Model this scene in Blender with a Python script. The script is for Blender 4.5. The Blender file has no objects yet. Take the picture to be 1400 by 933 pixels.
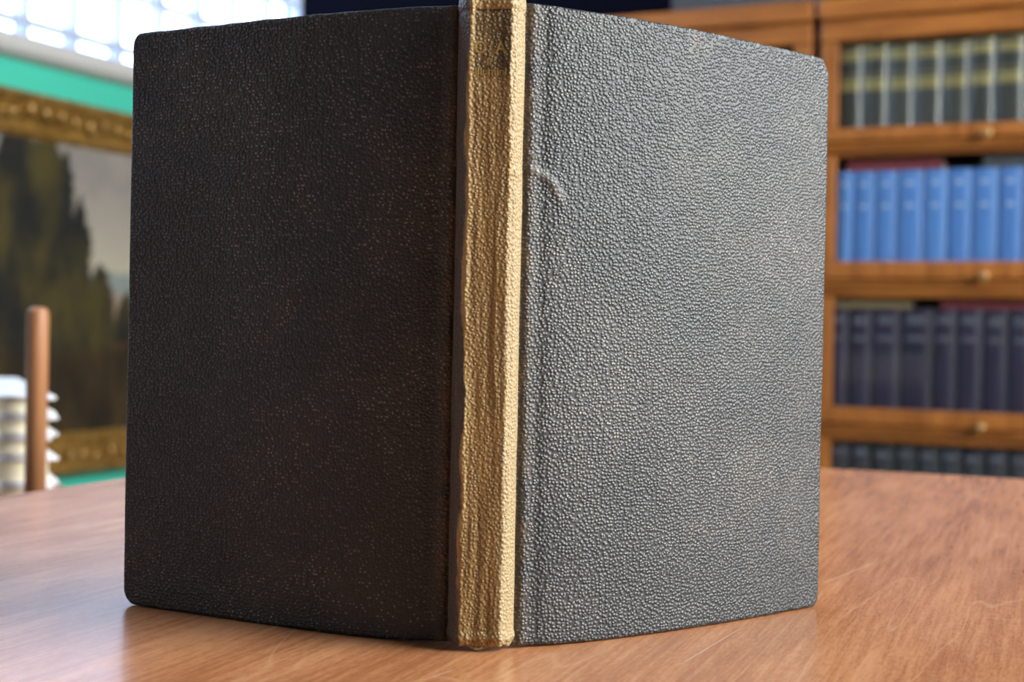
import bpy, bmesh, math, random
from mathutils import Vector, Matrix, noise
from mathutils.bvhtree import BVHTree

random.seed(7)
scene = bpy.context.scene
COL = scene.collection
R = math.radians
TZ = 0.76                       # height of the table top above the floor
YAW = R(25)                     # the room is turned 25 degrees against the view

# ------------------------------------------------------------------ camera
cam_data = bpy.data.cameras.new('camera')
cam_data.sensor_width = 36.0
cam_data.lens = 1900 / 1400 * 36
cam_data.clip_start = 0.02
cam_data.dof.use_dof = True
cam_data.dof.focus_distance = 0.430
cam_data.dof.aperture_fstop = 13.0
cam = bpy.data.objects.new('camera', cam_data)
COL.objects.link(cam)
cam.matrix_world = (Matrix.Translation((0, 0, TZ + 0.09387)) @
                    Matrix.Rotation(R(90 - 0.4644), 4, 'X') @
                    Matrix.Rotation(R(1.1734), 4, 'Z'))
scene.camera = cam

# ------------------------------------------------------------------ world, daylight, exposure
world = bpy.data.worlds.new('overcast_sky')
scene.world = world
world.use_nodes = True
bg = world.node_tree.nodes['Background']
bg.inputs['Color'].default_value = (0.62, 0.74, 1.0, 1)
bg.inputs['Strength'].default_value = 10.0


def room_pt(s, t, z):
    """room frame (s along the back wall, t into the room, z above the table top) -> world"""
    c, n = math.cos(YAW), math.sin(YAW)
    return Vector((s * c + t * n, -s * n + t * c, z + TZ))


def area_light(name, s, t, z, direction, w, h, power, color, portal=False):
    ld = bpy.data.lights.new(name, 'AREA')
    ld.shape = 'RECTANGLE'
    ld.size, ld.size_y = w, h
    ld.energy = power
    ld.color = color
    if portal:
        ld.cycles.is_portal = True
    o = bpy.data.objects.new(name, ld)
    COL.objects.link(o)
    o.location = room_pt(s, t, z)
    d = room_pt(*direction) - room_pt(0, 0, 0)
    o.rotation_euler = d.to_track_quat('-Z', 'Y').to_euler()
    return o


W2 = (0.0, 2.4, 0.60, 2.45)      # window in the right wall: t0, t1, z0, z1
W1 = (0.38, 3.69, 0.766, 2.08)    # window band in the left wall
area_light('daylight_window_right', 2.36, (W2[0] + W2[1]) / 2, (W2[2] + W2[3]) / 2, (-1, 0, 0),
           W2[3] - W2[2], W2[1] - W2[0], 575, (1.0, 0.960, 0.815))
area_light('daylight_portal_left', -2.56, (W1[0] + W1[1]) / 2, (W1[2] + W1[3]) / 2, (1, 0, 0),
           W1[3] - W1[2], W1[1] - W1[0], 1, (1, 1, 1), portal=True)

vs = scene.view_settings
vs.view_transform = 'Standard'
vs.look = 'None'
vs.exposure = -0.45
vs.gamma = 1.0
vs.use_curve_mapping = False


# ------------------------------------------------------------------ helpers
def obj(name, bm, mat, parent=None, smooth=False):
    me = bpy.data.meshes.new(name)
    bmesh.ops.recalc_face_normals(bm, faces=bm.faces)
    bm.to_mesh(me)
    bm.free()
    if mat:
        me.materials.append(mat)
    if smooth:
        for p in me.polygons:
            p.use_smooth = True
    return link(name, me, parent)


def link(name, me, parent=None):
    o = bpy.data.objects.new(name, me)
    COL.objects.link(o)
    if parent:
        o.parent = parent
    return o


def empty(name, loc=(0, 0, 0), rz=0.0):
    o = bpy.data.objects.new(name, None)
    o.empty_display_size = 0.05
    COL.objects.link(o)
    o.location = loc
    o.rotation_euler = (0, 0, rz)
    return o


def tag(o, label=None, cat=None, group=None, kind=None):
    if label:
        o['label'] = label
    if cat:
        o['category'] = cat
    if group:
        o['group'] = group
    if kind:
        o['kind'] = kind
    return o


def in_room(o):
    """place an object whose mesh is written in room coordinates"""
    o.location = (0, 0, TZ)
    o.rotation_euler = (0, 0, -YAW)
    return o


def box(bm, x0, x1, y0, y1, z0, z1, bevel=0.0, seg=2):
    r = bmesh.ops.create_cube(bm, size=1.0)
    vv = r['verts']
    for v in vv:
        v.co = Vector(((x0 + x1) / 2 + v.co.x * (x1 - x0), (y0 + y1) / 2 + v.co.y * (y1 - y0),
                       (z0 + z1) / 2 + v.co.z * (z1 - z0)))
    if bevel > 0:
        es = list({e for v in vv for e in v.link_edges})
        bmesh.ops.bevel(bm, geom=es, offset=bevel, segments=seg, affect='EDGES', profile=0.5)
    return bm


def boxes(*bs, bevel=0.0, seg=2):
    bm = bmesh.new()
    for b in bs:
        box(bm, *b, bevel=bevel, seg=seg)
    return bm


def prism(bm, pts, z0, z1):
    """closed outline pts (x, y) raised from z0 to z1"""
    a = [bm.verts.new((x, y, z0)) for x, y in pts]
    b = [bm.verts.new((x, y, z1)) for x, y in pts]
    n = len(pts)
    for i in range(n):
        bm.faces.new((a[i], a[(i + 1) % n], b[(i + 1) % n], b[i]))
    bm.faces.new(a[::-1])
    bm.faces.new(b)
    return bm


def lathe(bm, prof, seg=20, axis='Z', center=(0, 0, 0)):
    """prof: (r, h) pairs turned about the axis"""
    rings = []
    for r, h in prof:
        ring = []
        for k in range(seg):
            a = 2 * math.pi * k / seg
            p = Vector((r * math.cos(a), r * math.sin(a), h))
            if axis == 'Y':
                p = Vector((p.x, -p.z, p.y))
            ring.append(bm.verts.new(p + Vector(center)))
        rings.append(ring)
    for a, b in zip(rings, rings[1:]):
        for k in range(seg):
            bm.faces.new((a[k], a[(k + 1) % seg], b[(k + 1) % seg], b[k]))
    bm.faces.new(rings[0][::-1])
    bm.faces.new(rings[-1])
    return bm


# ------------------------------------------------------------------ material helpers
class NT:
    def __init__(self, name):
        self.m = bpy.data.materials.new(name)
        self.m.use_nodes = True
        self.t = self.m.node_tree
        self.b = self.t.nodes['Principled BSDF']
        self.out = self.t.nodes['Material Output']

    def n(self, typ, **kw):
        nd = self.t.nodes.new('ShaderNode' + typ)
        for k, v in kw.items():
            if k in nd.inputs:
                self.set(nd.inputs[k], v)
            else:
                setattr(nd, k, v)
        return nd

    def set(self, sock, v):
        if isinstance(v, bpy.types.NodeSocket):
            self.t.links.new(v, sock)
        else:
            sock.default_value = v

    def p(self, **kw):
        for k, v in kw.items():
            self.set(self.b.inputs[k.replace('_', ' ')], v)
        return self

    def math(self, op, a, b=None, c=None, clamp=False):
        nd = self.n('Math', operation=op, use_clamp=clamp)
        for i, v in enumerate((a, b, c)):
            if v is not None:
                self.set(nd.inputs[i], v)
        return nd.outputs[0]

    def mix(self, f, a, b):
        nd = self.n('Mix', data_type='RGBA')
        self.set(nd.inputs[0], f)
        self.set(nd.inputs[6], a if isinstance(a, bpy.types.NodeSocket) else (*a, 1))
        self.set(nd.inputs[7], b if isinstance(b, bpy.types.NodeSocket) else (*b, 1))
        return nd.outputs[2]

    def coord(self, scale=(1, 1, 1), rot=(0, 0, 0), loc=(0, 0, 0), kind='Object'):
        tc = self.n('TexCoord')
        mp = self.n('Mapping')
        self.t.links.new(tc.outputs[kind], mp.inputs['Vector'])
        mp.inputs['Scale'].default_value = scale
        mp.inputs['Rotation'].default_value = rot
        mp.inputs['Location'].default_value = loc
        return mp.outputs[0]

    def noise(self, vec, scale, detail=3, rough=0.5, dist=0.0):
        nd = self.n('TexNoise')
        self.set(nd.inputs['Vector'], vec)
        nd.inputs['Scale'].default_value = scale
        nd.inputs['Detail'].default_value = detail
        nd.inputs['Roughness'].default_value = rough
        nd.inputs['Distortion'].default_value = dist
        return nd.outputs['Fac']

    def ramp(self, f, lo, hi, a=0.0, b=1.0, smooth=True):
        nd = self.n('MapRange', interpolation_type='SMOOTHSTEP' if smooth else 'LINEAR')
        self.set(nd.inputs[0], f)
        nd.inputs[1].default_value = lo
        nd.inputs[2].default_value = hi
        nd.inputs[3].default_value = a
        nd.inputs[4].default_value = b
        return nd.outputs[0]

    def bump(self, h, strength=0.5, distance=0.001, normal=None):
        nd = self.n('Bump')
        self.set(nd.inputs['Height'], h)
        nd.inputs['Strength'].default_value = strength
        nd.inputs['Distance'].default_value = distance
        if normal is not None:
            self.set(nd.inputs['Normal'], normal)
        return nd.outputs[0]


def simple(name, col, rough=0.5, var=0.12, scale=30.0, **kw):
    """plain paint, cloth or metal with a little procedural unevenness"""
    m = NT(name)
    f = m.noise(m.coord(), scale, 4, 0.6)
    c = m.mix(f, tuple(x * (1 - var) for x in col), tuple(min(1, x * (1 + var)) for x in col))
    m.p(Base_Color=c, Roughness=rough, **kw)
    m.p(Normal=m.bump(f, 0.15, 0.001))
    return m.m


def wood(name, dark, light, rough=0.4, grain=(60, 60, 3), sc=1.0, spec=0.5):
    m = NT(name)
    v = m.coord(scale=grain)
    f = m.noise(v, 1.0 * sc, 6, 0.6, 0.6)
    g = m.noise(m.coord(scale=tuple(x * 4 for x in grain)), 1.5 * sc, 3, 0.5)
    h = m.math('ADD', m.math('MULTIPLY', f, 0.75), m.math('MULTIPLY', g, 0.25))
    m.p(Base_Color=m.mix(m.ramp(h, 0.3, 0.7), dark, light), Roughness=rough, Specular_IOR_Level=spec,
        Normal=m.bump(h, 0.12, 0.001))
    return m.m


def leather_cover():
    """black-green pebbled book cloth, grain tips rubbed pale"""
    m = NT('pebbled_cover_cloth')
    v = m.coord()
    uv = m.coord(kind='UV')
    warp = m.n('TexNoise')
    m.set(warp.inputs['Vector'], uv)
    warp.inputs['Scale'].default_value = 200
    dv = m.n('VectorMath', operation='MULTIPLY_ADD')
    m.set(dv.inputs[0], warp.outputs['Color'])
    dv.inputs[1].default_value = (0.0009, 0.0009, 0)
    m.set(dv.inputs[2], m.coord(kind='UV', scale=(0.86, 1.0, 1)))
    vor = m.n('TexVoronoi', feature='F1', voronoi_dimensions='2D')
    m.set(vor.inputs['Vector'], dv.outputs[0])
    vor.inputs['Scale'].default_value = 930
    vor.inputs['Randomness'].default_value = 0.85
    d = vor.outputs['Distance']
    rnd = m.n('SeparateColor')
    m.set(rnd.inputs[0], vor.outputs['Color'])
    amp = m.ramp(rnd.outputs[0], 0, 1, 0.75, 1.0, False)
    peak = m.math('MULTIPLY', m.ramp(d, 0.66, 0.0), amp)
    fine = m.noise(v, 2600, 2, 0.5)
    big = m.noise(v, 22, 4, 0.6)
    h = m.math('ADD', peak, m.math('MULTIPLY', fine, 0.25))
    # rubbed tips: only some grains, more of them where the cloth is worn
    wear = m.ramp(big, 0.40, 0.72)
    tipmask = m.math('MULTIPLY', m.ramp(d, 0.38, 0.12), m.ramp(rnd.outputs[1], 0.62, 0.95))
    tip = m.math('MULTIPLY', tipmask, m.math('ADD', m.math('MULTIPLY', wear, 0.75), 0.25), clamp=True)
    stain = m.ramp(m.noise(v, 60, 3, 0.6), 0.66, 0.82)
    base = m.mix(wear, (0.0110, 0.0145, 0.0160), (0.031, 0.031, 0.0265))
    base = m.mix(m.math('MULTIPLY', stain, 0.35), base, (0.13, 0.07, 0.03))
    # ochre rubbing along the spine joints
    sep = m.n('SeparateXYZ')
    m.set(sep.inputs[0], v)
    dx = m.math('ABSOLUTE', m.math('ADD', sep.outputs[0], 0.0075))
    joint = m.math('MULTIPLY', m.ramp(dx, 0.016, 0.0095), m.ramp(m.noise(v, 150, 3, 0.6), 0.25, 0.7))
    base = m.mix(m.math('MULTIPLY', joint, 0.55), base, (0.16, 0.105, 0.045))
    base = m.mix(tip, base, (0.29, 0.28, 0.245))
    # bleached crease (an arc round a point beside the spine of the back board)
    su = m.n('SeparateXYZ')
    m.set(su.inputs[0], uv)
    ax = m.math('SUBTRACT', su.outputs[0], 1.0005)
    az = m.math('SUBTRACT', su.outputs[1], 0.1290)
    rad = m.math('SQRT', m.math('ADD', m.math('MULTIPLY', ax, ax), m.math('MULTIPLY', az, az)))
    arc = m.ramp(m.math('ABSOLUTE', m.math('SUBTRACT', rad, 0.0125)), 0.0018, 0.0004)
    arc = m.math('MULTIPLY', arc, m.math('MULTIPLY', m.ramp(az, 0.001, 0.006), m.ramp(ax, 0.0005, 0.003)))
    base = m.mix(m.math('MULTIPLY', arc, 0.45), base, (0.26, 0.25, 0.22))
    m.p(Base_Color=base, Roughness=m.ramp(peak, 0, 1, 0.54, 0.38), Specular_IOR_Level=0.68,
        Normal=m.bump(h, 0.85, 0.00030))
    return m.m


def leather_spine():
    """sun-bleached tan spine with browner rubbed strips and the grain still showing"""
    m = NT('faded_spine_cloth')
    v = m.coord()
    vor = m.n('TexVoronoi', feature='F1', voronoi_dimensions='2D')
    m.set(vor.inputs['Vector'], m.coord(kind='UV'))
    vor.inputs['Scale'].default_value = 900
    peak = m.ramp(vor.outputs['Distance'], 0.6, 0.0)
    sep = m.n('SeparateXYZ')
    m.set(sep.inputs[0], v)
    x, y, z = sep.outputs
    streak = m.noise(m.coord(scale=(900, 900, 26)), 1.0, 5, 0.65)
    blot = m.noise(m.coord(scale=(160, 160, 60)), 1.0, 4, 0.6)
    # browner in the middle of the face, bleached at the arrises
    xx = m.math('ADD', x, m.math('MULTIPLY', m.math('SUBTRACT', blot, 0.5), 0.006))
    mid = m.math('MULTIPLY', m.ramp(xx, -0.0140, -0.0105), m.ramp(xx, -0.0005, -0.0035))
    col = m.mix(m.ramp(streak, 0.3, 0.7), (0.36, 0.232, 0.078), (0.53, 0.375, 0.155))
    brown = m.mix(m.ramp(streak, 0.35, 0.65), (0.16, 0.088, 0.025), (0.37, 0.235, 0.080))
    col = m.mix(m.math('MULTIPLY', mid, 0.85), col, brown)
    pale = m.ramp(xx, -0.0035, -0.0008)
    col = m.mix(m.math('MULTIPLY', pale, 0.7), col, (0.31, 0.235, 0.128))
    col = m.mix(m.math('MULTIPLY', m.ramp(xx, -0.0138, -0.0146), 0.88), col, (0.045, 0.040, 0.045))  # left flank darkened: its shade is painted into the cloth colour
    # olive title panel near the head
    pz = m.math('MULTIPLY', m.ramp(z, 0.1655, 0.1690), m.ramp(z, 0.1863, 0.1855))
    px = m.math('MULTIPLY', m.ramp(x, -0.0128, -0.0122), m.ramp(x, -0.0018, -0.0024))
    panel = m.math('MULTIPLY', m.math('MULTIPLY', pz, px), m.ramp(blot, 0.25, 0.6, 0.45, 0.9))
    col = m.mix(panel, col, (0.065, 0.042, 0.013))
    # dark impressed line under the head cap
    line = m.math('MULTIPLY', m.ramp(m.math('ABSOLUTE', m.math('SUBTRACT', z, 0.1862)), 0.0005, 0.0002), px)
    col = m.mix(line, col, (0.08, 0.035, 0.01))
    col = m.mix(m.math('MULTIPLY', m.ramp(peak, 0.75, 1.0), 0.30), col, (0.50, 0.40, 0.24))
    h = m.math('ADD', m.math('MULTIPLY', peak, 0.9), m.math('MULTIPLY', streak, 0.55))
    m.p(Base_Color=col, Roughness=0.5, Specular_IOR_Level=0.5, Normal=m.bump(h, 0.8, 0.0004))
    return m.m


def table_wood():
    m = NT('reddish_veneer')
    v = m.coord()
    ring = m.noise(m.coord(scale=(9, 1.6, 9)), 1.0, 3, 0.5, 0.8)
    band = m.math('FRACT', m.math('MULTIPLY', ring, 7.0))
    band = m.math('ABSOLUTE', m.math('SUBTRACT', band, 0.5))
    lines = m.ramp(band, 0.028, 0.0)
    streak = m.noise(m.coord(scale=(420, 16, 420)), 1.0, 5, 0.65)
    soft = m.noise(m.coord(scale=(30, 6, 30)), 1.0, 4, 0.6)
    pores = m.ramp(m.noise(m.coord(scale=(900, 45, 900)), 1.0, 3, 0.6), 0.62, 0.75)
    fleck = m.noise(m.coord(scale=(1000, 220, 1000)), 1.0, 3, 0.6)
    f = m.math('ADD', m.math('ADD', m.math('MULTIPLY', streak, 0.45), m.math('MULTIPLY', soft, 0.40)), m.math('MULTIPLY', fleck, 0.25))
    c = m.mix(m.ramp(f, 0.42, 0.69), (0.345, 0.128, 0.049), (0.575, 0.262, 0.120))
    c = m.mix(m.math('MULTIPLY', lines, 0.32), c, (0.66, 0.36, 0.18))
    c = m.mix(m.math('MULTIPLY', pores, 0.25), c, (0.22, 0.08, 0.035))
    # a few pale scratches (segments in table coordinates)
    sep = m.n('SeparateXYZ')
    m.set(sep.inputs[0], v)
    x, y = sep.outputs[0], sep.outputs[1]
    for (x0, y0, x1, y1, w) in SCRATCHES:
        L = math.hypot(x1 - x0, y1 - y0)
        ux, uy = (x1 - x0) / L, (y1 - y0) / L
        rx, ry = m.math('SUBTRACT', x, x0), m.math('SUBTRACT', y, y0)
        al = m.math('ADD', m.math('MULTIPLY', rx, ux), m.math('MULTIPLY', ry, uy))
        ac = m.math('ABSOLUTE', m.math('SUBTRACT', m.math('MULTIPLY', rx, uy), m.math('MULTIPLY', ry, ux)))
        k = m.math('MULTIPLY', m.ramp(ac, w, w * 0.3), m.math('MULTIPLY', m.ramp(al, 0, L * 0.2), m.ramp(al, L, L * 0.8)))
        c = m.mix(m.math('MULTIPLY', k, 0.32), c, (0.80, 0.58, 0.42))
    h = m.math('ADD', streak, m.math('MULTIPLY', lines, 0.3))
    m.p(Base_Color=c, Roughness=m.ramp(soft, 0.3, 0.7, 0.235, 0.265), Specular_IOR_Level=0.55,
        Normal=m.bump(h, 0.04, 0.0004))
    return m.m


def pane_mat(name, tint=(1, 1, 1), gloss=0.06):
    m = NT(name)
    tr = m.n('BsdfTransparent')
    tr.inputs[0].default_value = (*tint, 1)
    gl = m.n('BsdfGlossy')
    gl.inputs['Roughness'].default_value = 0.02
    f = m.n('Fresnel')
    f.inputs[0].default_value = 1.45
    wob = m.noise(m.coord(), 6, 2)
    m.set(gl.inputs['Normal'], m.bump(wob, 0.05, 0.002))
    mx = m.n('MixShader')
    geo = m.n('NewGeometry')
    front = m.math('SUBTRACT', 1.0, geo.outputs['Backfacing'])
    m.set(mx.inputs[0], m.math('MULTIPLY', m.math('MULTIPLY', f.outputs[0], gloss / 0.04), front))
    m.t.links.new(tr.outputs[0], mx.inputs[1])
    m.t.links.new(gl.outputs[0], mx.inputs[2])
    m.t.links.new(mx.outputs[0], m.out.inputs[0])
    m.t.nodes.remove(m.b)
    return m.m


def painting_mat():
    """dark poplars on the left, pale sky and far hills on the right, brown water below; canvas x 0..1, z 0..1"""
    m = NT('oil_landscape')
    v = m.coord(kind='UV')
    sep = m.n('SeparateXYZ')
    m.set(sep.inputs[0], v)
    x, z = sep.outputs[0], sep.outputs[1]
    n1 = m.math('SUBTRACT', m.noise(m.coord(kind='UV'), 7, 5, 0.65), 0.5)
    n2 = m.math('SUBTRACT', m.noise(m.coord(kind='UV', loc=(3, 1, 0)), 22, 4, 0.6), 0.5)
    n3 = m.noise(m.coord(kind='UV', scale=(14, 3.5, 1)), 1.0, 4, 0.6)
    xw = m.math('ADD', x, m.math('ADD', m.math('MULTIPLY', n1, 0.05), m.math('MULTIPLY', n2, 0.025)))
    zw = m.math('ADD', z, m.math('ADD', m.math('MULTIPLY', n1, 0.07), m.math('MULTIPLY', n2, 0.04)))
    sky = m.mix(m.ramp(z, 0.5, 0.95), (0.40, 0.36, 0.27), (0.205, 0.185, 0.165))
    sky = m.mix(m.math('MULTIPLY', m.ramp(n1, -0.1, 0.25), 0.6), sky, (0.32, 0.27, 0.23))
    hill = m.ramp(zw, 0.575, 0.545)
    c = m.mix(m.math('MULTIPLY', hill, 0.8), sky, (0.16, 0.20, 0.20))
    c = m.mix(m.ramp(zw, 0.50, 0.47), c, (0.27, 0.19, 0.14))
    foliage = m.mix(m.ramp(n3, 0.35, 0.7), (0.013, 0.013, 0.012), (0.060, 0.047, 0.014))
    for (cx, hw, top) in TREES:
        d = m.math('ABSOLUTE', m.math('SUBTRACT', xw, cx))
        # crown narrows towards its tip
        wz = m.math('MULTIPLY', m.math('POWER', m.math('MAXIMUM', m.math('DIVIDE', m.math('SUBTRACT', top, zw), 0.16), 0.0), 0.5), hw)
        wz = m.math('MINIMUM', wz, hw)
        k = m.ramp(m.math('SUBTRACT', wz, d), 0.0, 0.012)
        c = m.mix(k, c, foliage)
    ground = m.mix(m.ramp(n3, 0.3, 0.7), (0.016, 0.012, 0.007), (0.055, 0.034, 0.014))
    c = m.mix(m.ramp(zw, 0.31, 0.26), c, ground)
    rust = m.math('MULTIPLY', m.ramp(m.math('ABSOLUTE', m.math('SUBTRACT', zw, 0.30)), 0.035, 0.0), m.ramp(n1, 0.02, 0.2))
    c = m.mix(m.math('MULTIPLY', rust, 0.6), c, (0.16, 0.065, 0.02))
    m.p(Base_Color=c, Roughness=0.6, Specular_IOR_Level=0.25, Normal=m.bump(n2, 0.2, 0.002))
    return m.m


def gilt_mat():
    m = NT('old_gilding')
    f = m.noise(m.coord(), 45, 5, 0.65)
    g = m.noise(m.coord(), 9, 3, 0.6)
    c = m.mix(m.ramp(f, 0.3, 0.7), (0.11, 0.048, 0.007), (0.40, 0.225, 0.050))
    c = m.mix(m.math('MULTIPLY', m.ramp(g, 0.4, 0.7), 0.4), c, (0.30, 0.17, 0.05))
    m.p(Base_Color=c, Metallic=0.35, Roughness=0.42, Normal=m.bump(f, 0.5, 0.004))
    return m.m


def spine_cloth(name, dark, light, rough=0.5, spec=0.5, scale=(300, 300, 12)):
    m = NT(name)
    f = m.noise(m.coord(scale=scale), 1.0, 4, 0.6)
    rn = m.n('ObjectInfo')
    k = m.math('ADD', m.math('MULTIPLY', m.ramp(f, 0.3, 0.7), 0.65), m.math('MULTIPLY', rn.outputs['Random'], 0.35))
    m.p(Base_Color=m.mix(k, dark, light), Roughness=rough, Specular_IOR_Level=spec,
        Normal=m.bump(m.noise(m.coord(), 500, 2), 0.3, 0.0004))
    return m.m


# table frame and marks
TA = R(21)
TCORNER = (-0.1234, 1.1232)


def to_table(X, Y):
    dx, dy = X - TCORNER[0], Y - TCORNER[1]
    return (dx * math.cos(TA) - dy * math.sin(TA), dx * math.sin(TA) + dy * math.cos(TA))


SCRATCHES = []
for (a, b, c, d, w) in ((0.1177, 0.5235, 0.1549, 0.5810, 0.0006), (0.0468, 0.3876, 0.0775, 0.4482, 0.0005),
                        (-0.02, 0.372, -0.014, 0.382, 0.0006), (0.16, 0.47, 0.19, 0.455, 0.0004),
                        (-0.19, 0.49, -0.14, 0.515, 0.0006), (-0.21, 0.55, -0.13, 0.60, 0.0007)):
    SCRATCHES.append((*to_table(a, b), *to_table(c, d), w))
TREES = ((0.05, 0.07, 0.9), (0.16, 0.06, 1.0), (0.27, 0.06, 1.05), (0.38, 0.06, 0.95), (0.46, 0.05, 1.0), (0.535, 0.05, 1.10),
         (0.605, 0.055, 1.06), (0.655, 0.035, 0.98), (0.700, 0.032, 0.84), (0.750, 0.045, 0.60), (0.83, 0.055, 0.50), (0.94, 0.06, 0.56))

M_COVER = leather_cover()
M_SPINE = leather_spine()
M_TABLE = table_wood()
M_OAK = wood('honey_oak', (0.185, 0.057, 0.009), (0.385, 0.132, 0.024), 0.42, (40, 40, 5), spec=0.4)
M_OAK_H = wood('honey_oak_rail', (0.185, 0.057, 0.009), (0.385, 0.132, 0.024), 0.42, (5, 40, 40), spec=0.4)
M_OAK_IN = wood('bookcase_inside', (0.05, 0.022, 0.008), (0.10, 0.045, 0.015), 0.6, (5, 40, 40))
M_DOWEL = wood('pale_beech', (0.30, 0.122, 0.048), (0.40, 0.178, 0.075), 0.45, (60, 60, 6))
M_TEAL = simple('teal_paint', (0.055, 0.50, 0.36), 0.55, 0.05, 3)
M_LEDGE = simple('white_moulding', (0.52, 0.50, 0.48), 0.5, 0.04, 5)
M_NAVY = simple('navy_wall', (0.003, 0.0035, 0.008), 0.9, 0.2, 3, Specular_IOR_Level=0.02)
M_CREAM = simple('plaster', (0.50, 0.48, 0.44), 0.8, 0.05, 3)
M_PANEL = simple('slate_blue_wall', (0.022, 0.026, 0.040), 0.7, 0.15, 3)
M_CEIL = simple('ceiling_paint', (0.22, 0.22, 0.23), 0.8, 0.05, 3)
M_FLOOR = wood('floor_boards', (0.13, 0.115, 0.10), (0.22, 0.20, 0.18), 0.5, (12, 1.2, 12))
M_BAR = simple('window_bar_paint', (0.50, 0.58, 0.75), 0.5, 0.08, 10)
M_BAR_H = simple('window_rail_paint', (0.45, 0.46, 0.48), 0.5, 0.08, 10)
M_PANE = pane_mat('window_glass', (0.95, 0.97, 1.0))
M_DOORGLASS = pane_mat('bookcase_glass', (0.97, 0.98, 0.97), 0.022)
M_PAINT = painting_mat()
M_GILT = gilt_mat()
M_BRASS = simple('brass', (0.40, 0.22, 0.075), 0.42, 0.1, 40, Metallic=0.5)
M_GOLD = simple('gold_tooling', (0.30, 0.25, 0.11), 0.36, 0.4, 300, Metallic=0.5)
M_GOLD_OLD = simple('worn_gold_lettering', (0.40, 0.275, 0.075), 0.45, 0.6, 1500, Metallic=0.1)
M_PAGES = NT('page_edges')
_f = M_PAGES.noise(M_PAGES.coord(scale=(900, 900, 900)), 1.0, 2)
M_PAGES.p(Base_Color=M_PAGES.mix(_f, (0.60, 0.50, 0.33), (0.76, 0.67, 0.49)), Roughness=0.8)
M_PAGES = M_PAGES.m
M_CREAMPAGE = NT('cream_page_edges')
_f = M_CREAMPAGE.noise(M_CREAMPAGE.coord(scale=(6, 6, 900)), 1.0, 2)
M_CREAMPAGE.p(Base_Color=M_CREAMPAGE.mix(_f, (0.84, 0.74, 0.50), (0.92, 0.85, 0.65)), Roughness=0.8)
M_CREAMPAGE = M_CREAMPAGE.m
M_WHITEBOARD = simple('white_boards', (0.88, 0.88, 0.90), 0.45, 0.04, 20)
M_BLACKLEATHER = spine_cloth('black_leather', (0.018, 0.020, 0.017), (0.050, 0.052, 0.044), 0.36, 0.7)
M_BLUE = spine_cloth('blue_cloth', (0.045, 0.13, 0.36), (0.085, 0.21, 0.50), 0.5, 0.5)
M_PURPLE = spine_cloth('dark_purple_cloth', (0.011, 0.008, 0.022), (0.022, 0.016, 0.042), 0.5, 0.5)
M_BLACKCLOTH = spine_cloth('black_cloth', (0.010, 0.011, 0.016), (0.022, 0.024, 0.032), 0.5, 0.5)
M_REDCLOTH = spine_cloth('maroon_cloth', (0.11, 0.012, 0.016), (0.17, 0.022, 0.026), 0.6)
M_TANCLOTH = spine_cloth('tan_cloth', (0.16, 0.115, 0.055), (0.24, 0.18, 0.09), 0.6)
M_GREYBOX = simple('dark_grey_board', (0.045, 0.047, 0.050), 0.7, 0.15, 30)
M_LETTER_BLUE = simple('pale_blue_lettering', (0.32, 0.40, 0.56), 0.5, 0.2, 200)
M_LETTER_GREY = simple('silver_grey_lettering', (0.075, 0.078, 0.098), 0.5, 0.3, 300)
M_BLACK = simple('dark_lining', (0.008, 0.006, 0.005), 0.9, 0.2, 100)

# ------------------------------------------------------------------ the room
S0, S1, T0, T1, Z0, Z1 = -2.45, 2.25, -2.3, 3.70, -TZ, 2.60
WT = 0.10


def struct(name, bm, mat):
    return tag(in_room(obj(name, bm, mat)), kind='structure')


struct('floor', boxes((S0 - WT, S1 + WT, T0 - WT, T1 + WT, Z0 - 0.05, Z0)), M_FLOOR)
struct('ceiling', boxes((S0 - WT, S1 + WT, T0 - WT, T1 + WT, Z1, Z1 + 0.05)), M_CEIL)
struct('wall_back', boxes((S0 - WT, S1 + WT, T1, T1 + WT, Z0, Z1)), M_NAVY)
struct('wall_front', boxes((S0 - WT, S1 + WT, T0 - WT, T0, Z0, Z1)), M_PANEL)
LEDGE0 = 0.706
wl = struct('wall_left', boxes((S0 - WT, S0, 1.30, T1, Z0, LEDGE0), (S0 - WT, S0, T0, 1.30, Z0, LEDGE0), (S0 - WT, S0, T0, W1[0], LEDGE0, Z1),
                               (S0 - WT, S0, W1[0], T1, W1[3], Z1)), M_TEAL)
wl.data.materials.append(simple('cool_plaster', (0.40, 0.42, 0.48), 0.8, 0.05, 3))
for p in wl.data.polygons:
    p.material_index = 0 if (p.center.y > 1.3 and p.center.z < LEDGE0) else 1
struct('wall_right', boxes((S1, S1 + WT, T0, T1, Z0, W2[2]), (S1, S1 + WT, T0, T1, W2[3], Z1),
                           (S1, S1 + WT, T0, W2[0], W2[2], W2[3]), (S1, S1 + WT, W2[1], T1, W2[2], W2[3])), M_CREAM)
# moulded ledge along the head of the teal wall
bm = bmesh.new()
prof = [(-0.10, LEDGE0), (0.012, LEDGE0)]
for k in range(9):
    a = -math.pi / 2 + math.pi * k / 8
    prof.append((0.014 + 0.030 * math.cos(a), LEDGE0 + 0.030 + 0.028 * math.sin(a)))
prof += [(0.0, W1[2]), (-0.10, W1[2])]
va = [bm.verts.new((S0 + p, W1[0], z)) for p, z in prof]
vb = [bm.verts.new((S0 + p, T1, z)) for p, z in prof]
for i in range(len(prof)):
    j = (i + 1) % len(prof)
    bm.faces.new((va[i], va[j], vb[j], vb[i]))
bm.faces.new(va)
bm.faces.new(vb[::-1])
struct('trim_1', bm, M_LEDGE)


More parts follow.
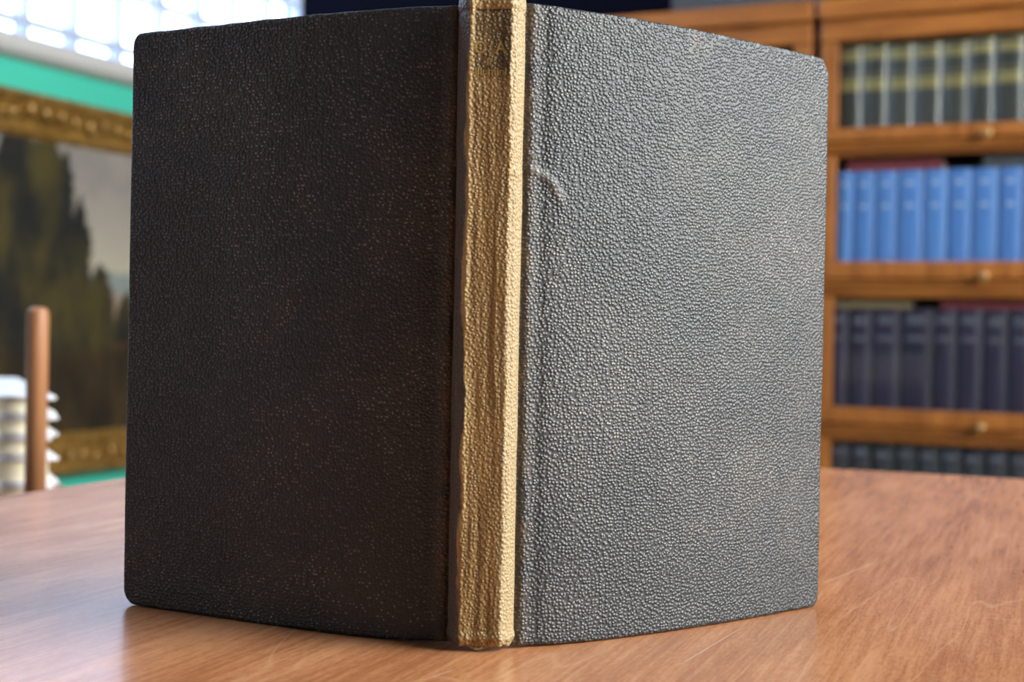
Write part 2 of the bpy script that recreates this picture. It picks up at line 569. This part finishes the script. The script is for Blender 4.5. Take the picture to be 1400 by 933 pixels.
def window(name, s, tt, zz, outward, wbar):
    """grid window in a side wall: frame, vertical bars, horizontal rails, one pane per opening"""
    root = in_room(empty(name))
    tag(root, kind='structure')
    d0, d1 = sorted((s + outward * 0.03, s + outward * 0.07))
    sc_ = s + outward * 0.05
    for t in tt:
        o = obj('window_bar', boxes((d0, d1, t - wbar / 2, t + wbar / 2, zz[0], zz[-1])), M_BAR, root)
    for z in zz:
        o = obj('window_rail', boxes((d0 - 0.004, d1 + 0.004, tt[0], tt[-1], z - wbar * 0.42, z + wbar * 0.42)), M_BAR_H, root)
    cache = {}
    for a, b in zip(tt, tt[1:]):
        for c, d in zip(zz, zz[1:]):
            key = (round(b - a, 3), round(d - c, 3))
            if key not in cache:
                bmp = boxes((-0.002, 0.002, -key[0] / 2, key[0] / 2, -key[1] / 2, key[1] / 2))
                me = bpy.data.meshes.new('window_pane')
                bmp.to_mesh(me)
                bmp.free()
                me.materials.append(M_PANE)
                cache[key] = me
            p = link('window_pane', cache[key], root)
            p.location = (sc_, (a + b) / 2, (c + d) / 2)
    return root


tt = [W1[0] + (W1[1] - W1[0]) * k / 20 for k in range(21)]
window('window_1', S0, tt, [0.766, 0.813, 0.958, 1.103, 1.248, 1.393, 1.538, 1.683, 1.828, 1.973, 2.08], -1, 0.015)
tt = [W2[0] + (W2[1] - W2[0]) * k / 4 for k in range(5)]
zz = [W2[2] + (W2[3] - W2[2]) * k / 3 for k in range(4)]
window('window_2', S1, tt, zz, 1, 0.03)

# ------------------------------------------------------------------ reading table
table = empty('reading_table', (TCORNER[0], TCORNER[1], TZ), -TA)
tag(table, 'reddish brown veneered wooden table under the open standing book', 'table')
bm = boxes((0, 1.5, -1.35, 0, -0.028, 0), bevel=0.003, seg=3)
obj('table_top', bm, M_TABLE, table)
obj('apron', boxes((0.07, 1.43, -0.10, -0.08, -0.11, -0.028), (0.07, 1.43, -1.27, -1.25, -0.11, -0.028),
                   (0.07, 0.09, -1.27, -0.08, -0.11, -0.028), (1.41, 1.43, -1.27, -0.08, -0.11, -0.028)), M_TABLE, table)
for (x, y) in ((0.09, -0.1), (1.41, -0.1), (0.09, -1.25), (1.41, -1.25)):
    bm = bmesh.new()
    prism(bm, [(x + a * 0.03, y + b * 0.03) for a, b in ((-1, -1), (1, -1), (1, 1), (-1, 1))], -0.11, -0.028)
    lathe(bm, [(0.018, -TZ), (0.022, -TZ + 0.02), (0.030, -0.2), (0.030, -0.11)], 16, center=(x, y, 0))
    obj('leg', bm, M_TABLE, table, smooth=False)

# ------------------------------------------------------------------ the standing book
H = 0.190
book = empty('open_book', (0, 0, TZ))
tag(book, 'dark pebble-grained book standing open on the table with a faded tan spine', 'book')

LEFT = [(-0.0172, 0.4102), (-0.0301, 0.4137), (-0.0434, 0.4185), (-0.0568, 0.4243), (-0.0702, 0.4308), (-0.0836, 0.4377),
        (-0.0969, 0.4449), (-0.1103, 0.4520), (-0.1237, 0.4590), (-0.1278, 0.4611)]
RIGHT = [(0.0022, 0.4069), (0.0147, 0.4125), (0.0273, 0.4194), (0.0399, 0.4272), (0.0526, 0.4359), (0.0652, 0.4453),
         (0.0779, 0.4554), (0.0905, 0.4660), (0.1031, 0.4771), (0.1082, 0.4817)]


class Path:
    """plan polyline with smooth interpolation, by arc length"""
    def __init__(self, pts):
        P = [Vector(p) for p in pts]
        P = [2 * P[0] - P[1]] + P + [2 * P[-1] - P[-2]]
        d = []
        for i in range(1, len(P) - 2):
            for k in range(24):
                u = k / 24
                p0, p1, p2, p3 = P[i - 1:i + 3]
                d.append(0.5 * ((2 * p1) + (p2 - p0) * u + (2 * p0 - 5 * p1 + 4 * p2 - p3) * u * u +
                                (3 * p1 - p0 - 3 * p2 + p3) * u ** 3))
        d.append(P[-2])
        self.d = d
        self.s = [0.0]
        for a, b in zip(d, d[1:]):
            self.s.append(self.s[-1] + (b - a).length)
        self.L = self.s[-1]

    def at(self, s):
        s = max(0, min(self.L, s))
        lo, hi = 0, len(self.s) - 1
        while hi - lo > 1:
            mid = (lo + hi) // 2
            if self.s[mid] <= s:
                lo = mid
            else:
                hi = mid
        f = (s - self.s[lo]) / (self.s[hi] - self.s[lo])
        p = self.d[lo].lerp(self.d[hi], f)
        t = (self.d[hi] - self.d[lo]).normalized()
        nb = Vector((-t.y, t.x))
        if nb.y < 0:
            nb = -nb
        return p, nb            # point on the face and the direction away from the viewer


def dense(n, edge):
    """0..1, denser near both ends"""
    out = [0.0]
    e = [edge * (k / 7) ** 1.6 for k in range(8)]
    mid = [edge + (1 - 2 * edge) * k / n for k in range(1, n)]
    return e + mid + [1 - x for x in reversed(e)]


def board(name, path, thick, off, s_in, s_out, z0, z1, r_lo, r_hi, chamfer, fillet, nu, nv, mat, deco=None, wave=0.0, seed=0.0, u0=0.0):
    """curved board standing on edge: rounded outer corners, turned-in edges"""
    us, vs_ = dense(nu, 0.03), dense(nv, 0.03)
    bm = bmesh.new()
    F, B = [], []
    uvs = {}
    for v in vs_:
        z = z0 + (z1 - z0) * v
        ins = 0.0
        if z - z0 < r_lo:
            ins = r_lo - math.sqrt(max(0, r_lo ** 2 - (r_lo - (z - z0)) ** 2))
        if z1 - z < r_hi:
            q = r_hi - (z1 - z)
            ins = q * 0.72 if chamfer else r_hi - math.sqrt(max(0, r_hi ** 2 - q * q))
        so = s_out - ins
        fr, br = [], []
        for u in us:
            s = s_in + (so - s_in) * u
            p, nb = path.at(s)
            e = min(z - z0, z1 - z, so - s)
            dep = off
            if e < fillet:
                dep += fillet - math.sqrt(max(0, fillet ** 2 - (fillet - e) ** 2))
            # joint hollow beside the spine
            if fillet > 0:
                dep += 0.0011 * math.exp(-((s - s_in - 0.0003) / 0.0011) ** 2) + 0.0004 * math.exp(-((s - s_in - 0.006) / 0.002) ** 2)
            if wave:
                dep += wave * noise.noise(Vector((s * 30, z * 22, seed))) + wave * 0.35 * noise.noise(Vector((s * 120, z * 90, seed + 5)))
            if deco:
                dep -= deco(s, z)
            zz = z
            if fillet > 0:    # the lower edge is rubbed up a little at the joint
                lift = 0.0008 * math.exp(-((s - s_in) / 0.016) ** 2) + 0.0001 * (noise.noise(Vector((s * 90, seed, 1))) + 0.5)
                zz = z + lift * (1 - v) ** 6
                zz += 0.00025 * noise.noise(Vector((s * 110, seed, 7))) * v ** 8
            f = p + nb * dep
            fr.append(bm.verts.new((f.x, f.y, zz)))
            b = p + nb * (off + thick)
            br.append(bm.verts.new((b.x, b.y, zz)))
            uvs[fr[-1]] = (u0 + s, z)
            uvs[br[-1]] = (u0 + s + 0.3, z)
        F.append(fr)
        B.append(br)
    nv_, nu_ = len(vs_), len(us)
    for j in range(nv_ - 1):
        for i in range(nu_ - 1):
            bm.faces.new((F[j][i], F[j][i + 1], F[j + 1][i + 1], F[j + 1][i]))
            bm.faces.new((B[j][i], B[j + 1][i], B[j + 1][i + 1], B[j][i + 1]))
        bm.faces.new((F[j][0], F[j + 1][0], B[j + 1][0], B[j][0]))
        bm.faces.new((F[j][-1], B[j][-1], B[j + 1][-1], F[j + 1][-1]))
    for i in range(nu_ - 1):
        bm.faces.new((F[0][i], B[0][i], B[0][i + 1], F[0][i + 1]))
        bm.faces.new((F[-1][i], F[-1][i + 1], B[-1][i + 1], B[-1][i]))
    lay = bm.loops.layers.uv.new('UVMap')
    for f in bm.faces:
        for l in f.loops:
            l[lay].uv = uvs[l.vert]
    return obj(name, bm, mat, book, smooth=True)


pl, pr = Path(LEFT), Path(RIGHT)


def crease(s, z):
    """curved raised crease on the right board near the spine"""
    cx, cz, r = 0.0005, 0.1290, 0.0125
    d = math.hypot(s - cx, z - cz)
    ang = math.atan2(z - cz, s - cx)
    if ang < 0.0 or ang > 1.7:
        return 0.0
    w = math.sin((ang) / 1.7 * math.pi) ** 0.5
    return 0.00075 * w * math.exp(-((d - r) / 0.0010) ** 2)


c1 = board('front_cover', pl, 0.0026, 0.0, 0.0, pl.L, 0.0, H - 0.0004, 0.0055, 0.0040, False, 0.0011, 120, 170, M_COVER, None, 0.00030, 3.1)
tag(c1, 'near-black cover lying in shade')
c2 = board('back_cover', pr, 0.0026, 0.0, 0.0, pr.L, 0.0, H - 0.0002, 0.0040, 0.0052, True, 0.0010, 120, 170, M_COVER, crease, 0.00030, 9.7, 1.0)
tag(c2, 'grey-looking cover catching the window light, with a clipped upper corner')
for nm, pth, nleaf in (('page_block', pl, 3), ('page_block', pr, 3)):
    board(nm, pth, 0.0075, 0.0029, 0.0045, pth.L - 0.004, 0.003, H - 0.0035, 0.0, 0.0, False, 0.0, 24, 12, M_PAGES)

# spine: a hollow back standing proud of the joints
SP = [(-0.01745, 0.4125), (-0.01745, 0.4100), (-0.0172, 0.4080), (-0.0162, 0.4056), (-0.0150, 0.4036), (-0.0141, 0.4027),
      (-0.0128, 0.4024), (-0.0100, 0.4026), (-0.0070, 0.4024), (-0.0040, 0.4020), (-0.0020, 0.4021), (-0.0006, 0.4029),
      (0.0006, 0.4043), (0.0016, 0.4060), (0.0021, 0.4078), (0.0021, 0.4100)]
ps = Path(SP)
bm = bmesh.new()
rows, back, suv = [], [], {}
NU, NV = 72, 300
for j in range(NV + 1):
    v = j / NV
    fr, br = [], []
    for i in range(NU + 1):
        u = i / NU
        s = ps.L * u
        p, nb = ps.at(s)
        # local normal of the profile (towards the outside)
        q, _ = ps.at(min(ps.L, s + 2e-4))
        q0, _ = ps.at(max(0, s - 2e-4))
        tn = (q - q0).normalized()
        nb = Vector((-tn.y, tn.x))           # points to the book's inside
        top = H + 0.0011 + 0.0012 * noise.noise(Vector((u * 9, 0, 2))) * (1 if 0.15 < u < 0.9 else 0.3)
        bot = 0.0016 + 0.0008 * noise.noise(Vector((u * 11, 5, 2)))
        z = bot + (top - bot) * v
        dep = 0.0
        # lengthways wrinkles and ridges
        dep += 0.00030 * noise.noise(Vector((p.x * 420, z * 26, 4.2)))
        dep += 0.00018 * noise.noise(Vector((p.x * 1100, z * 60, 8.8)))
        # lifted crease on the left arris
        wob = 0.0004 * noise.noise(Vector((0, z * 110, 1.5))) + 0.0003 * noise.noise(Vector((0, z * 300, 6.5)))
        rise = 0.00065 * (0.35 + 0.65 * max(0, min(1, (z - 0.05) / 0.1)))
        dep -= rise * math.exp(-((p.x + 0.0136 + wob) / 0.00055) ** 2) * (1 if p.y < 0.404 else 0.3)
        # ridge between the face and the right arris
        wob2 = 0.0005 * noise.noise(Vector((3, z * 90, 1.5)))
        dep -= 0.00030 * math.exp(-((p.x + 0.0019 + wob2) / 0.0006) ** 2)
        # head cap: groove and roll; tail cap: roll
        dep += 0.00040 * math.exp(-((z - 0.1862) / 0.0004) ** 2)
        dep -= 0.00018 * math.exp(-((z - 0.1885) / 0.0014) ** 2)
        dep -= 0.00045 * math.exp(-((z - 0.0042) / 0.0012) ** 2)
        dep += 0.0012 * max(0, (0.0035 - z) / 0.0035)
        # small knock on the right joint
        dep -= 0.0005 * math.exp(-((z - 0.1395) / 0.0012) ** 2 - ((p.x - 0.0004) / 0.0008) ** 2)
        f = p + nb * dep
        fr.append(bm.verts.new((f.x, f.y, z)))
        b = p + nb * 0.0012
        br.append(bm.verts.new((b.x, b.y + 0.0002, z)))
        suv[fr[-1]] = suv[br[-1]] = (s, z)
    rows.append(fr)
    back.append(br)
for j in range(NV):
    for i in range(NU):
        bm.faces.new((rows[j][i], rows[j][i + 1], rows[j + 1][i + 1], rows[j + 1][i]))
        bm.faces.new((back[j][i], back[j + 1][i], back[j + 1][i + 1], back[j][i + 1]))
    bm.faces.new((rows[j][0], rows[j + 1][0], back[j + 1][0], back[j][0]))
    bm.faces.new((rows[j][-1], back[j][-1], back[j + 1][-1], rows[j + 1][-1]))
for i in range(NU):
    bm.faces.new((rows[0][i], back[0][i], back[0][i + 1], rows[0][i + 1]))
    bm.faces.new((rows[-1][i], rows[-1][i + 1], back[-1][i + 1], back[-1][i]))
lay = bm.loops.layers.uv.new('UVMap')
for f in bm.faces:
    for l in f.loops:
        l[lay].uv = suv[l.vert]
spine_tree = BVHTree.FromBMesh(bm)
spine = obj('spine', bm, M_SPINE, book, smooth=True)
tag(spine, 'faded tan spine with worn gilt lettering near its head')
# dark lining inside the hollow back and the loose band at the tail
obj('spine_lining', boxes((-0.0150, 0.0002, 0.4075, 0.4095, 0.004, H - 0.002)), M_BLACK, book)
bm = bmesh.new()
n = 16
ra, rb = [], []
for k in range(n + 1):
    a = k / n
    x = -0.0125 + 0.0085 * a
    z = 0.0026 - 0.0021 * math.sin(math.pi * a)
    y = 0.4042 - 0.0012 * math.sin(math.pi * a)
    ra.append((bm.verts.new((x, y, z)), bm.verts.new((x, y, z + 0.0007))))
    rb.append((bm.verts.new((x, y + 0.0012, z)), bm.verts.new((x, y + 0.0012, z + 0.0007))))
for k in range(n):
    bm.faces.new((ra[k][0], ra[k + 1][0], ra[k + 1][1], ra[k][1]))
    bm.faces.new((rb[k][0], rb[k][1], rb[k + 1][1], rb[k + 1][0]))
    bm.faces.new((ra[k][1], ra[k + 1][1], rb[k + 1][1], rb[k][1]))
    bm.faces.new((ra[k][0], rb[k][0], rb[k + 1][0], ra[k + 1][0]))
for e in (0, n):
    bm.faces.new((ra[e][0], ra[e][1], rb[e][1], rb[e][0]))
obj('tail_band', bm, M_SPINE, book)


def lettering(txt, x, z, size, name, sx=1.0):
    cu = bpy.data.curves.new(name, 'FONT')
    cu.body = txt
    cu.size = size
    cu.align_x = 'CENTER'
    cu.extrude = 0.0001
    cu.offset = 0.00006
    tmp = bpy.data.objects.new(name, cu)
    me = bpy.data.meshes.new_from_object(tmp)
    bpy.data.objects.remove(tmp)
    bpy.data.curves.remove(cu)
    me.materials.clear()
    me.materials.append(M_GOLD_OLD)
    o = link(name, me, spine)
    for v in me.vertices:
        # lay the letters on the spine face
        X, Z = x + v.co.x * sx, z + v.co.y
        hit = spine_tree.ray_cast(Vector((X, 0.38, Z)), Vector((0, 1, 0)))[0]
        yf = hit.y if hit else 0.4022
        v.co = Vector((X, yf - 0.00002 - v.co.z * 0.6, Z))
    return o


lettering('O', -0.0109, 0.1737, 0.0050, 'gilt_letter', 0.85)
lettering('A', -0.0050, 0.1737, 0.0052, 'gilt_letter', 0.85)
lettering('ll', -0.0083, 0.1703, 0.0028, 'gilt_letter', 1.4)
lettering('lllumini', -0.0077, 0.1675, 0.0031, 'gilt_lettering', 1.05)

# ------------------------------------------------------------------ bookcases
CASE_W, CASE_D = 0.86, 0.33
TIERS = [(0.585, 0.520), (0.271, 0.187), (-0.073, -0.151), (-0.42, -0.50)]   # rail top (foot of the books seen), rail bottom


def bookcase(s0, label):
    root = in_room(empty('bookcase'))
    root.location = room_pt(s0, 3.30, -TZ)
    tag(root, label, 'bookcase', 'wooden bookcases along the navy wall')
    W, D = CASE_W, CASE_D
    g = TZ                      # local z = 0 on the floor

    def part(name, *bs, mat=M_OAK, bevel=0.003, parent=root, label=None):
        o = obj(name, boxes(*bs, bevel=bevel), mat, parent)
        return o
    part('side_panel', (0, 0.018, 0.012, D, 0, g + 0.80))
    part('side_panel', (W - 0.018, W, 0.012, D, 0, g + 0.80))
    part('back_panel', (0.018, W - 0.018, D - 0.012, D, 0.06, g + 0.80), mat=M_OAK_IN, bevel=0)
    part('plinth', (0.0, W, 0.0, D, 0, 0.09), mat=M_OAK_H)
    part('cornice', (-0.004, W + 0.004, -0.020, D, g + 0.842, g + 0.890), (0.0, W, -0.004, D, g + 0.790, g + 0.842), mat=M_OAK_H, bevel=0.006)
    tops = [0.790] + [b for _, b in TIERS[:-1]]
    for (a, b), top in zip(TIERS, tops):
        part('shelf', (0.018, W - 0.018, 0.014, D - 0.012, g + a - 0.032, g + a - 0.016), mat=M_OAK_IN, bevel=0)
        mid = a - (a - b) * 0.48
        bml = bmesh.new()      # sloping lip under the door, leaning back towards its foot
        hl = mid - 0.004
        lp = [(0.03, hl), (0.004, hl), (-0.001, hl - 0.006), (0.004, hl - 0.014), (0.014, b + 0.004), (0.016, b), (0.03, b)]
        v0 = [bml.verts.new((0.0, y, g + z)) for y, z in lp]
        v1 = [bml.verts.new((W, y, g + z)) for y, z in lp]
        for i in range(len(lp)):
            j = (i + 1) % len(lp)
            bml.faces.new((v0[i], v0[j], v1[j], v1[i]))
        bml.faces.new(v0)
        bml.faces.new(v1[::-1])
        obj('section_lip', bml, M_OAK_H, root)
        st = 0.044
        # glazed door: stiles, bottom rail, pane, knob
        door = part('door', (0.002, st, 0.0, 0.018, g + a, g + top), (W - st, W - 0.002, 0.0, 0.018, g + a, g + top),
                    (0.002, W - 0.002, -0.004, 0.018, g + mid, g + a), mat=M_OAK, bevel=0.004)
        part('glass_pane', (st, W - st, 0.008, 0.011, g + a, g + top), mat=M_DOORGLASS, bevel=0, parent=door)
        bmk = bmesh.new()
        lathe(bmk, [(0.004, 0.0), (0.0045, 0.010), (0.010, 0.013), (0.0118, 0.019), (0.0095, 0.024), (0.003, 0.026)], 18, 'Y',
              (W * 0.5 - 0.045, -0.004, g + (a * 0.62 + b * 0.38) - 0.002))
        obj('knob', bmk, M_BRASS, door, smooth=True)
    return root


CR = -0.747
bookcase(CR, 'tall honey-brown glazed bookcase on the right, filled with sets of volumes')
bookcase(CR - 0.020 - CASE_W, 'honey-brown bookcase mostly hidden behind the standing book, only its top showing')


# ------------------------------------------------------------------ volumes on the shelves
def volume_meshes(w, h, d, n=10):
    """cover (rounded spine and two boards) and page block, foot at z = 0, spine towards -y"""
    b = 0.010 if w > 0.03 else 0.008
    th = 0.0028

    def outline(ins):
        hw = w / 2 - 0.0006 - ins
        pts = []
        for k in range(n + 1):
            a = math.pi * k / n
            pts.append((-hw * math.cos(a), ins + b - (b) * math.sin(a) ** 0.8))
        return pts
    o, i_ = outline(0), outline(th)
    pts = [(o[0][0], d)] + o + [(o[-1][0], d), (i_[-1][0], d)] + i_[::-1] + [(i_[0][0], d)]
    bm1 = bmesh.new()
    prism(bm1, pts, 0, h)
    bm2 = boxes((i_[0][0], i_[-1][0], b + 0.003, d - 0.004, 0.003, h - 0.004))
    return bm1, bm2, o


def ring(o, z0, z1, out=0.0007):
    """band following the rounded spine"""
    bm = bmesh.new()
    k = o
    outer = [(x, y - out) for x, y in k]
    inner = [(x * 0.97, y + 0.0012) for x, y in k]
    prism(bm, outer + inner[::-1], z0, z1)
    return bm


CACHE = {}


def volume(name, s, w, zfoot, h, d, mat, bands, label, group, t=3.325, lean=0.0):
    key = (name, round(w, 3), round(h, 3), mat.name)
    root = empty(name, room_pt(s, t, zfoot), -YAW)
    root.rotation_euler = (0, lean, -YAW)
    tag(root, label, 'book', group)
    if key not in CACHE:
        bm1, bm2, o = volume_meshes(w, h, d)
        parts = [obj('cover', bm1, mat, root), obj('page_block', bm2, M_PAGES, root)]
        for (nm, z0, z1, shrink, bmat) in bands:
            oo = [p for p in o if abs(p[0]) <= (w / 2) * shrink]
            parts.append(obj(nm, ring(oo, h * z0, h * z1), bmat, root))
        CACHE[key] = parts
    else:
        for p in CACHE[key]:
            link(p.name.split('.')[0], p.data, root)
    return root


ORD = ['first', 'second', 'third', 'fourth', 'fifth', 'sixth', 'seventh', 'eighth', 'ninth', 'tenth']
GOLD_BANDS = [('gilt_band', 0.012, 0.045, 1.0, M_GOLD), ('gilt_label', 0.49, 0.62, 0.9, M_GOLD), ('gilt_band', 0.66, 0.672, 0.8, M_GOLD),
              ('gilt_label', 0.83, 0.93, 0.9, M_GOLD), ('gilt_band', 0.965, 0.985, 1.0, M_GOLD)]
rows_ = [
    ('leather_volume', [-0.713, -0.654, -0.595, -0.536, -0.472, -0.412, -0.356, -0.291, -0.232], 0.571, 0.213, M_BLACKLEATHER, GOLD_BANDS,
     'black leather volume with gilt bands, {} from the left on the top shelf', 'gilt black volumes on the top shelf'),
    ('blue_volume', [-0.708, -0.668, -0.618, -0.566, -0.506, -0.452, -0.399, -0.342, -0.287, -0.232], 0.257, 0.228, M_BLUE,
     [('lettering', 0.85, 0.885, 0.55, M_LETTER_BLUE), ('lettering', 0.62, 0.655, 0.4, M_LETTER_BLUE)],
     'blue cloth volume, {} from the left in the blue row', 'blue volumes on the second shelf'),
    ('purple_volume', [-0.726, -0.674, -0.619, -0.554, -0.479, -0.426, -0.369, -0.313, -0.258, -0.203], -0.087, 0.247, M_PURPLE,
     [('lettering', 0.86, 0.93, 0.75, M_LETTER_GREY), ('lettering', 0.70, 0.745, 0.6, M_LETTER_GREY), ('lettering', 0.03, 0.06, 0.7, M_LETTER_GREY)],
     'dark purple cloth volume, {} from the left in the purple row', 'dark purple volumes on the third shelf'),
    ('black_volume', [-0.717, -0.665, -0.613, -0.56, -0.51, -0.458, -0.408, -0.358, -0.308, -0.258, -0.208], -0.434, 0.277, M_BLACKCLOTH,
     [('lettering', 0.88, 0.945, 0.7, M_LETTER_GREY), ('lettering', 0.80, 0.82, 0.6, M_LETTER_GREY)],
     'black cloth volume, {} from the left in the lowest visible row', 'black volumes on the fourth shelf'),
]
for name, ss, zf, h, mat, bands, lab, grp in rows_:
    ss = [max(x, CR + 0.020) for x in ss]
    for k, (a, b) in enumerate(zip(ss, ss[1:])):
        hh = h + random.choice((-0.002, 0, 0.001, 0.002)) * (0 if name == 'blue_volume' else 1)
        wide = ', the widest' if (name == 'purple_volume' and k == 3) else ''
        volume(name, (a + b) / 2, b - a, zf, hh, 0.15 if h < 0.24 else 0.17, mat, bands, lab.format(ORD[k]) + wide, grp,
               t=3.325 + random.uniform(-0.002, 0.003))


def flat_book(s0, s1, z, th, depth, mat, label, t=3.335, name='flat_book'):
    """volume lying on its side on top of a row, long edge to the front"""
    root = empty(name, room_pt((s0 + s1) / 2, t, z), -YAW)
    tag(root, label, 'book', 'books lying on top of the shelved rows')
    w = s1 - s0
    obj('cover', boxes((-w / 2, w / 2, 0, depth, 0, 0.003), (-w / 2, w / 2, 0, depth, th - 0.003, th),
                       (-w / 2, w / 2, 0, 0.003, 0.003, th - 0.003)), mat, root)
    obj('page_block', boxes((-w / 2 + 0.004, w / 2 - 0.004, 0.003, depth - 0.004, 0.003, th - 0.003)), M_PAGES, root)
    return root


flat_book(-0.685, -0.465, 0.4855, 0.026, 0.14, M_REDCLOTH, 'maroon book lying flat on top of the blue volumes')
flat_book(-0.375, -0.215, 0.4855, 0.027, 0.14, M_GREYBOX, 'dark grey book lying flat on the right end of the blue volumes')
flat_book(-0.708, -0.528, 0.1625, 0.018, 0.13, M_TANCLOTH, 'tan book lying flat on top of the purple volumes')
flat_book(-0.462, -0.220, 0.1625, 0.019, 0.14, M_REDCLOTH, 'maroon book lying flat on top of the purple volumes, right of the tan one')
flat_book(-0.690, -0.520, -0.1545, 0.012, 0.13, M_REDCLOTH, 'thin maroon book lying on the black volumes at the lowest visible shelf')
fb = flat_book(-0.475, -0.440, -0.1545, 0.016, 0.10, simple('pink_cloth', (0.42, 0.06, 0.08), 0.5), 'small rose-red book lying on the black volumes in the lowest visible row')

# dark box on the hidden bookcase
bx = empty('storage_box', room_pt(-0.965, 3.36, 0.89), -YAW)
tag(bx, 'dark grey storage box on top of the bookcase behind the book', 'box')
obj('body', boxes((-0.175, 0.175, 0, 0.24, 0, 0.10), bevel=0.003), M_GREYBOX, bx)
obj('lid', boxes((-0.179, 0.179, -0.004, 0.244, 0.085, 0.125), bevel=0.003), M_GREYBOX, bx)

# ------------------------------------------------------------------ painting on the teal wall
PT0, PT1 = 1.62, 3.18            # along the wall
PZ0, PZ1 = -0.288, 0.631
FW = 0.108                       # width of the frame
pic = in_room(empty('framed_painting'))
tag(pic, 'large oil landscape with dark trees in an ornate gilt frame on teal wall', 'painting')
me = bpy.data.meshes.new('canvas')
bm = boxes((S0 + 0.004, S0 + 0.022, PT0 + FW - 0.01, PT1 - FW + 0.01, PZ0 + FW - 0.01, PZ1 - FW + 0.01))
uvl = bm.loops.layers.uv.new('UVMap')
for f in bm.faces:
    for l in f.loops:
        l[uvl].uv = ((l.vert.co.y - PT0 - FW) / (PT1 - PT0 - 2 * FW), (l.vert.co.z - PZ0 - FW) / (PZ1 - PZ0 - 2 * FW))
obj('canvas', bm, M_PAINT, pic)
# moulding profile: distance in from the outer edge, depth off the wall
FP = [(0, 0.004), (0, 0.030), (0.006, 0.050), (0.018, 0.060), (0.028, 0.056), (0.034, 0.046), (0.046, 0.040), (0.062, 0.040),
      (0.070, 0.034), (0.084, 0.032), (0.094, 0.036), (0.100, 0.034), (0.104, 0.026), (FW, 0.024), (FW, 0.004)]
corners = [(PT0, PZ0, 1, 1), (PT1, PZ0, -1, 1), (PT1, PZ1, -1, -1), (PT0, PZ1, 1, -1)]
for k in range(4):
    a, b = corners[k], corners[(k + 1) % 4]
    bm = bmesh.new()
    L = [[bm.verts.new((S0 + d, c[0] + c[2] * i, c[1] + c[3] * i)) for i, d in FP] for c in (a, b)]
    n = len(FP)
    for i in range(n):
        j = (i + 1) % n
        bm.faces.new((L[0][i], L[0][j], L[1][j], L[1][i]))
    bm.faces.new(L[0])
    bm.faces.new(L[1][::-1])
    obj('frame_moulding', bm, M_GILT, pic)
# carved leaves along the outer roll
bm = bmesh.new()
bmesh.ops.create_uvsphere(bm, u_segments=8, v_segments=5, radius=1.0)
for v in bm.verts:
    v.co = Vector((v.co.x * 0.011, v.co.y * 0.020 * (1 - 0.35 * v.co.z), v.co.z * 0.016))
leaf_me = bpy.data.meshes.new('carved_leaf')
bm.to_mesh(leaf_me)
bm.free()
leaf_me.materials.append(M_GILT)
for p in leaf_me.polygons:
    p.use_smooth = True
rnd = random.Random(3)
n = 30
for side in (0, 1):
    z = PZ1 - 0.050 if side == 0 else PZ0 + 0.050
    for k in range(n):
        t = PT0 + 0.06 + (PT1 - PT0 - 0.12) * k / (n - 1)
        o = link('carved_leaf', leaf_me, pic)
        o.location = (S0 + 0.044, t, z + rnd.uniform(-0.010, 0.010))
        o.rotation_euler = (rnd.choice((-0.7, 0.7)) + rnd.uniform(-0.6, 0.6), 0, 0)
        o.scale = (rnd.uniform(0.8, 1.3), rnd.uniform(0.7, 1.5), rnd.uniform(0.7, 1.5))

# ------------------------------------------------------------------ trolley with dowel and stacked white books
CART_Z = -0.0740
cart = empty('book_trolley', (-0.40, 1.17, TZ), R(24))
tag(cart, 'wooden trolley with an upright round dowel, partly hidden behind the table', 'trolley')
# local frame: x to the right along its front, y to the back
obj('shelf_board', boxes((-0.42, 0.05, -0.04, 0.44, CART_Z - 0.022, CART_Z), bevel=0.003), M_DOWEL, cart)
for (x, y) in ((-0.39, -0.01), (0.02, -0.01), (-0.39, 0.41), (0.02, 0.41)):
    obj('leg', boxes((x - 0.018, x + 0.018, y - 0.018, y + 0.018, -TZ, CART_Z - 0.022), bevel=0.002), M_DOWEL, cart)


def cart_local(X, Y):
    a = R(24)
    dx, dy = X + 0.40, Y - 1.17
    return dx * math.cos(a) + dy * math.sin(a), -dx * math.sin(a) + dy * math.cos(a)


DZ = 1.14
lx, ly = cart_local(-0.4437 / 1.3 * DZ, DZ)
bm = bmesh.new()
r = 0.0087
lathe(bm, [(r, CART_Z - 0.01), (r, 0.0980), (r * 0.93, 0.1015), (r * 0.75, 0.1035), (r * 0.4, 0.1045)], 28, center=(lx, ly, 0))
obj('dowel', bm, M_DOWEL, cart, smooth=True)

STACK = [(0.030, 0.000), (0.0230, 0.004), (0.0166, -0.002), (0.0170, 0.003), (0.0166, 0.001)]
z = CART_Z
names = ['bottom', 'second from the bottom', 'middle one', 'second from the top', 'topmost']
cx, cy = cart_local(-0.4262 / 1.3 * 1.165, 1.165)
for k, (th, sh) in enumerate(STACK):
    b = empty('white_book', cart.location + Matrix.Rotation(R(24), 3, 'Z') @ Vector((cx + sh, cy + abs(sh) * 0.5, z)), R(24 + (0, 1.2, -0.8, 0.6, 0.0)[k]))
    tag(b, 'white-covered book with cream pages, {} of the stack beside the dowel'.format(names[k]), 'book', 'white books stacked on the trolley')
    ct = 0.0034
    W_, D_ = 0.30, 0.40
    obj('cover', boxes((-W_, 0, 0, D_, 0, ct), (-W_, 0, 0, D_, th - ct, th), (-W_, -W_ + 0.004, 0, D_, ct, th - ct), bevel=0.0015), M_WHITEBOARD, b)
    obj('page_block', boxes((-W_ + 0.004, -0.008, 0.004, D_ - 0.006, ct, th - ct)), M_CREAMPAGE, b)
    z += th + 0.0003
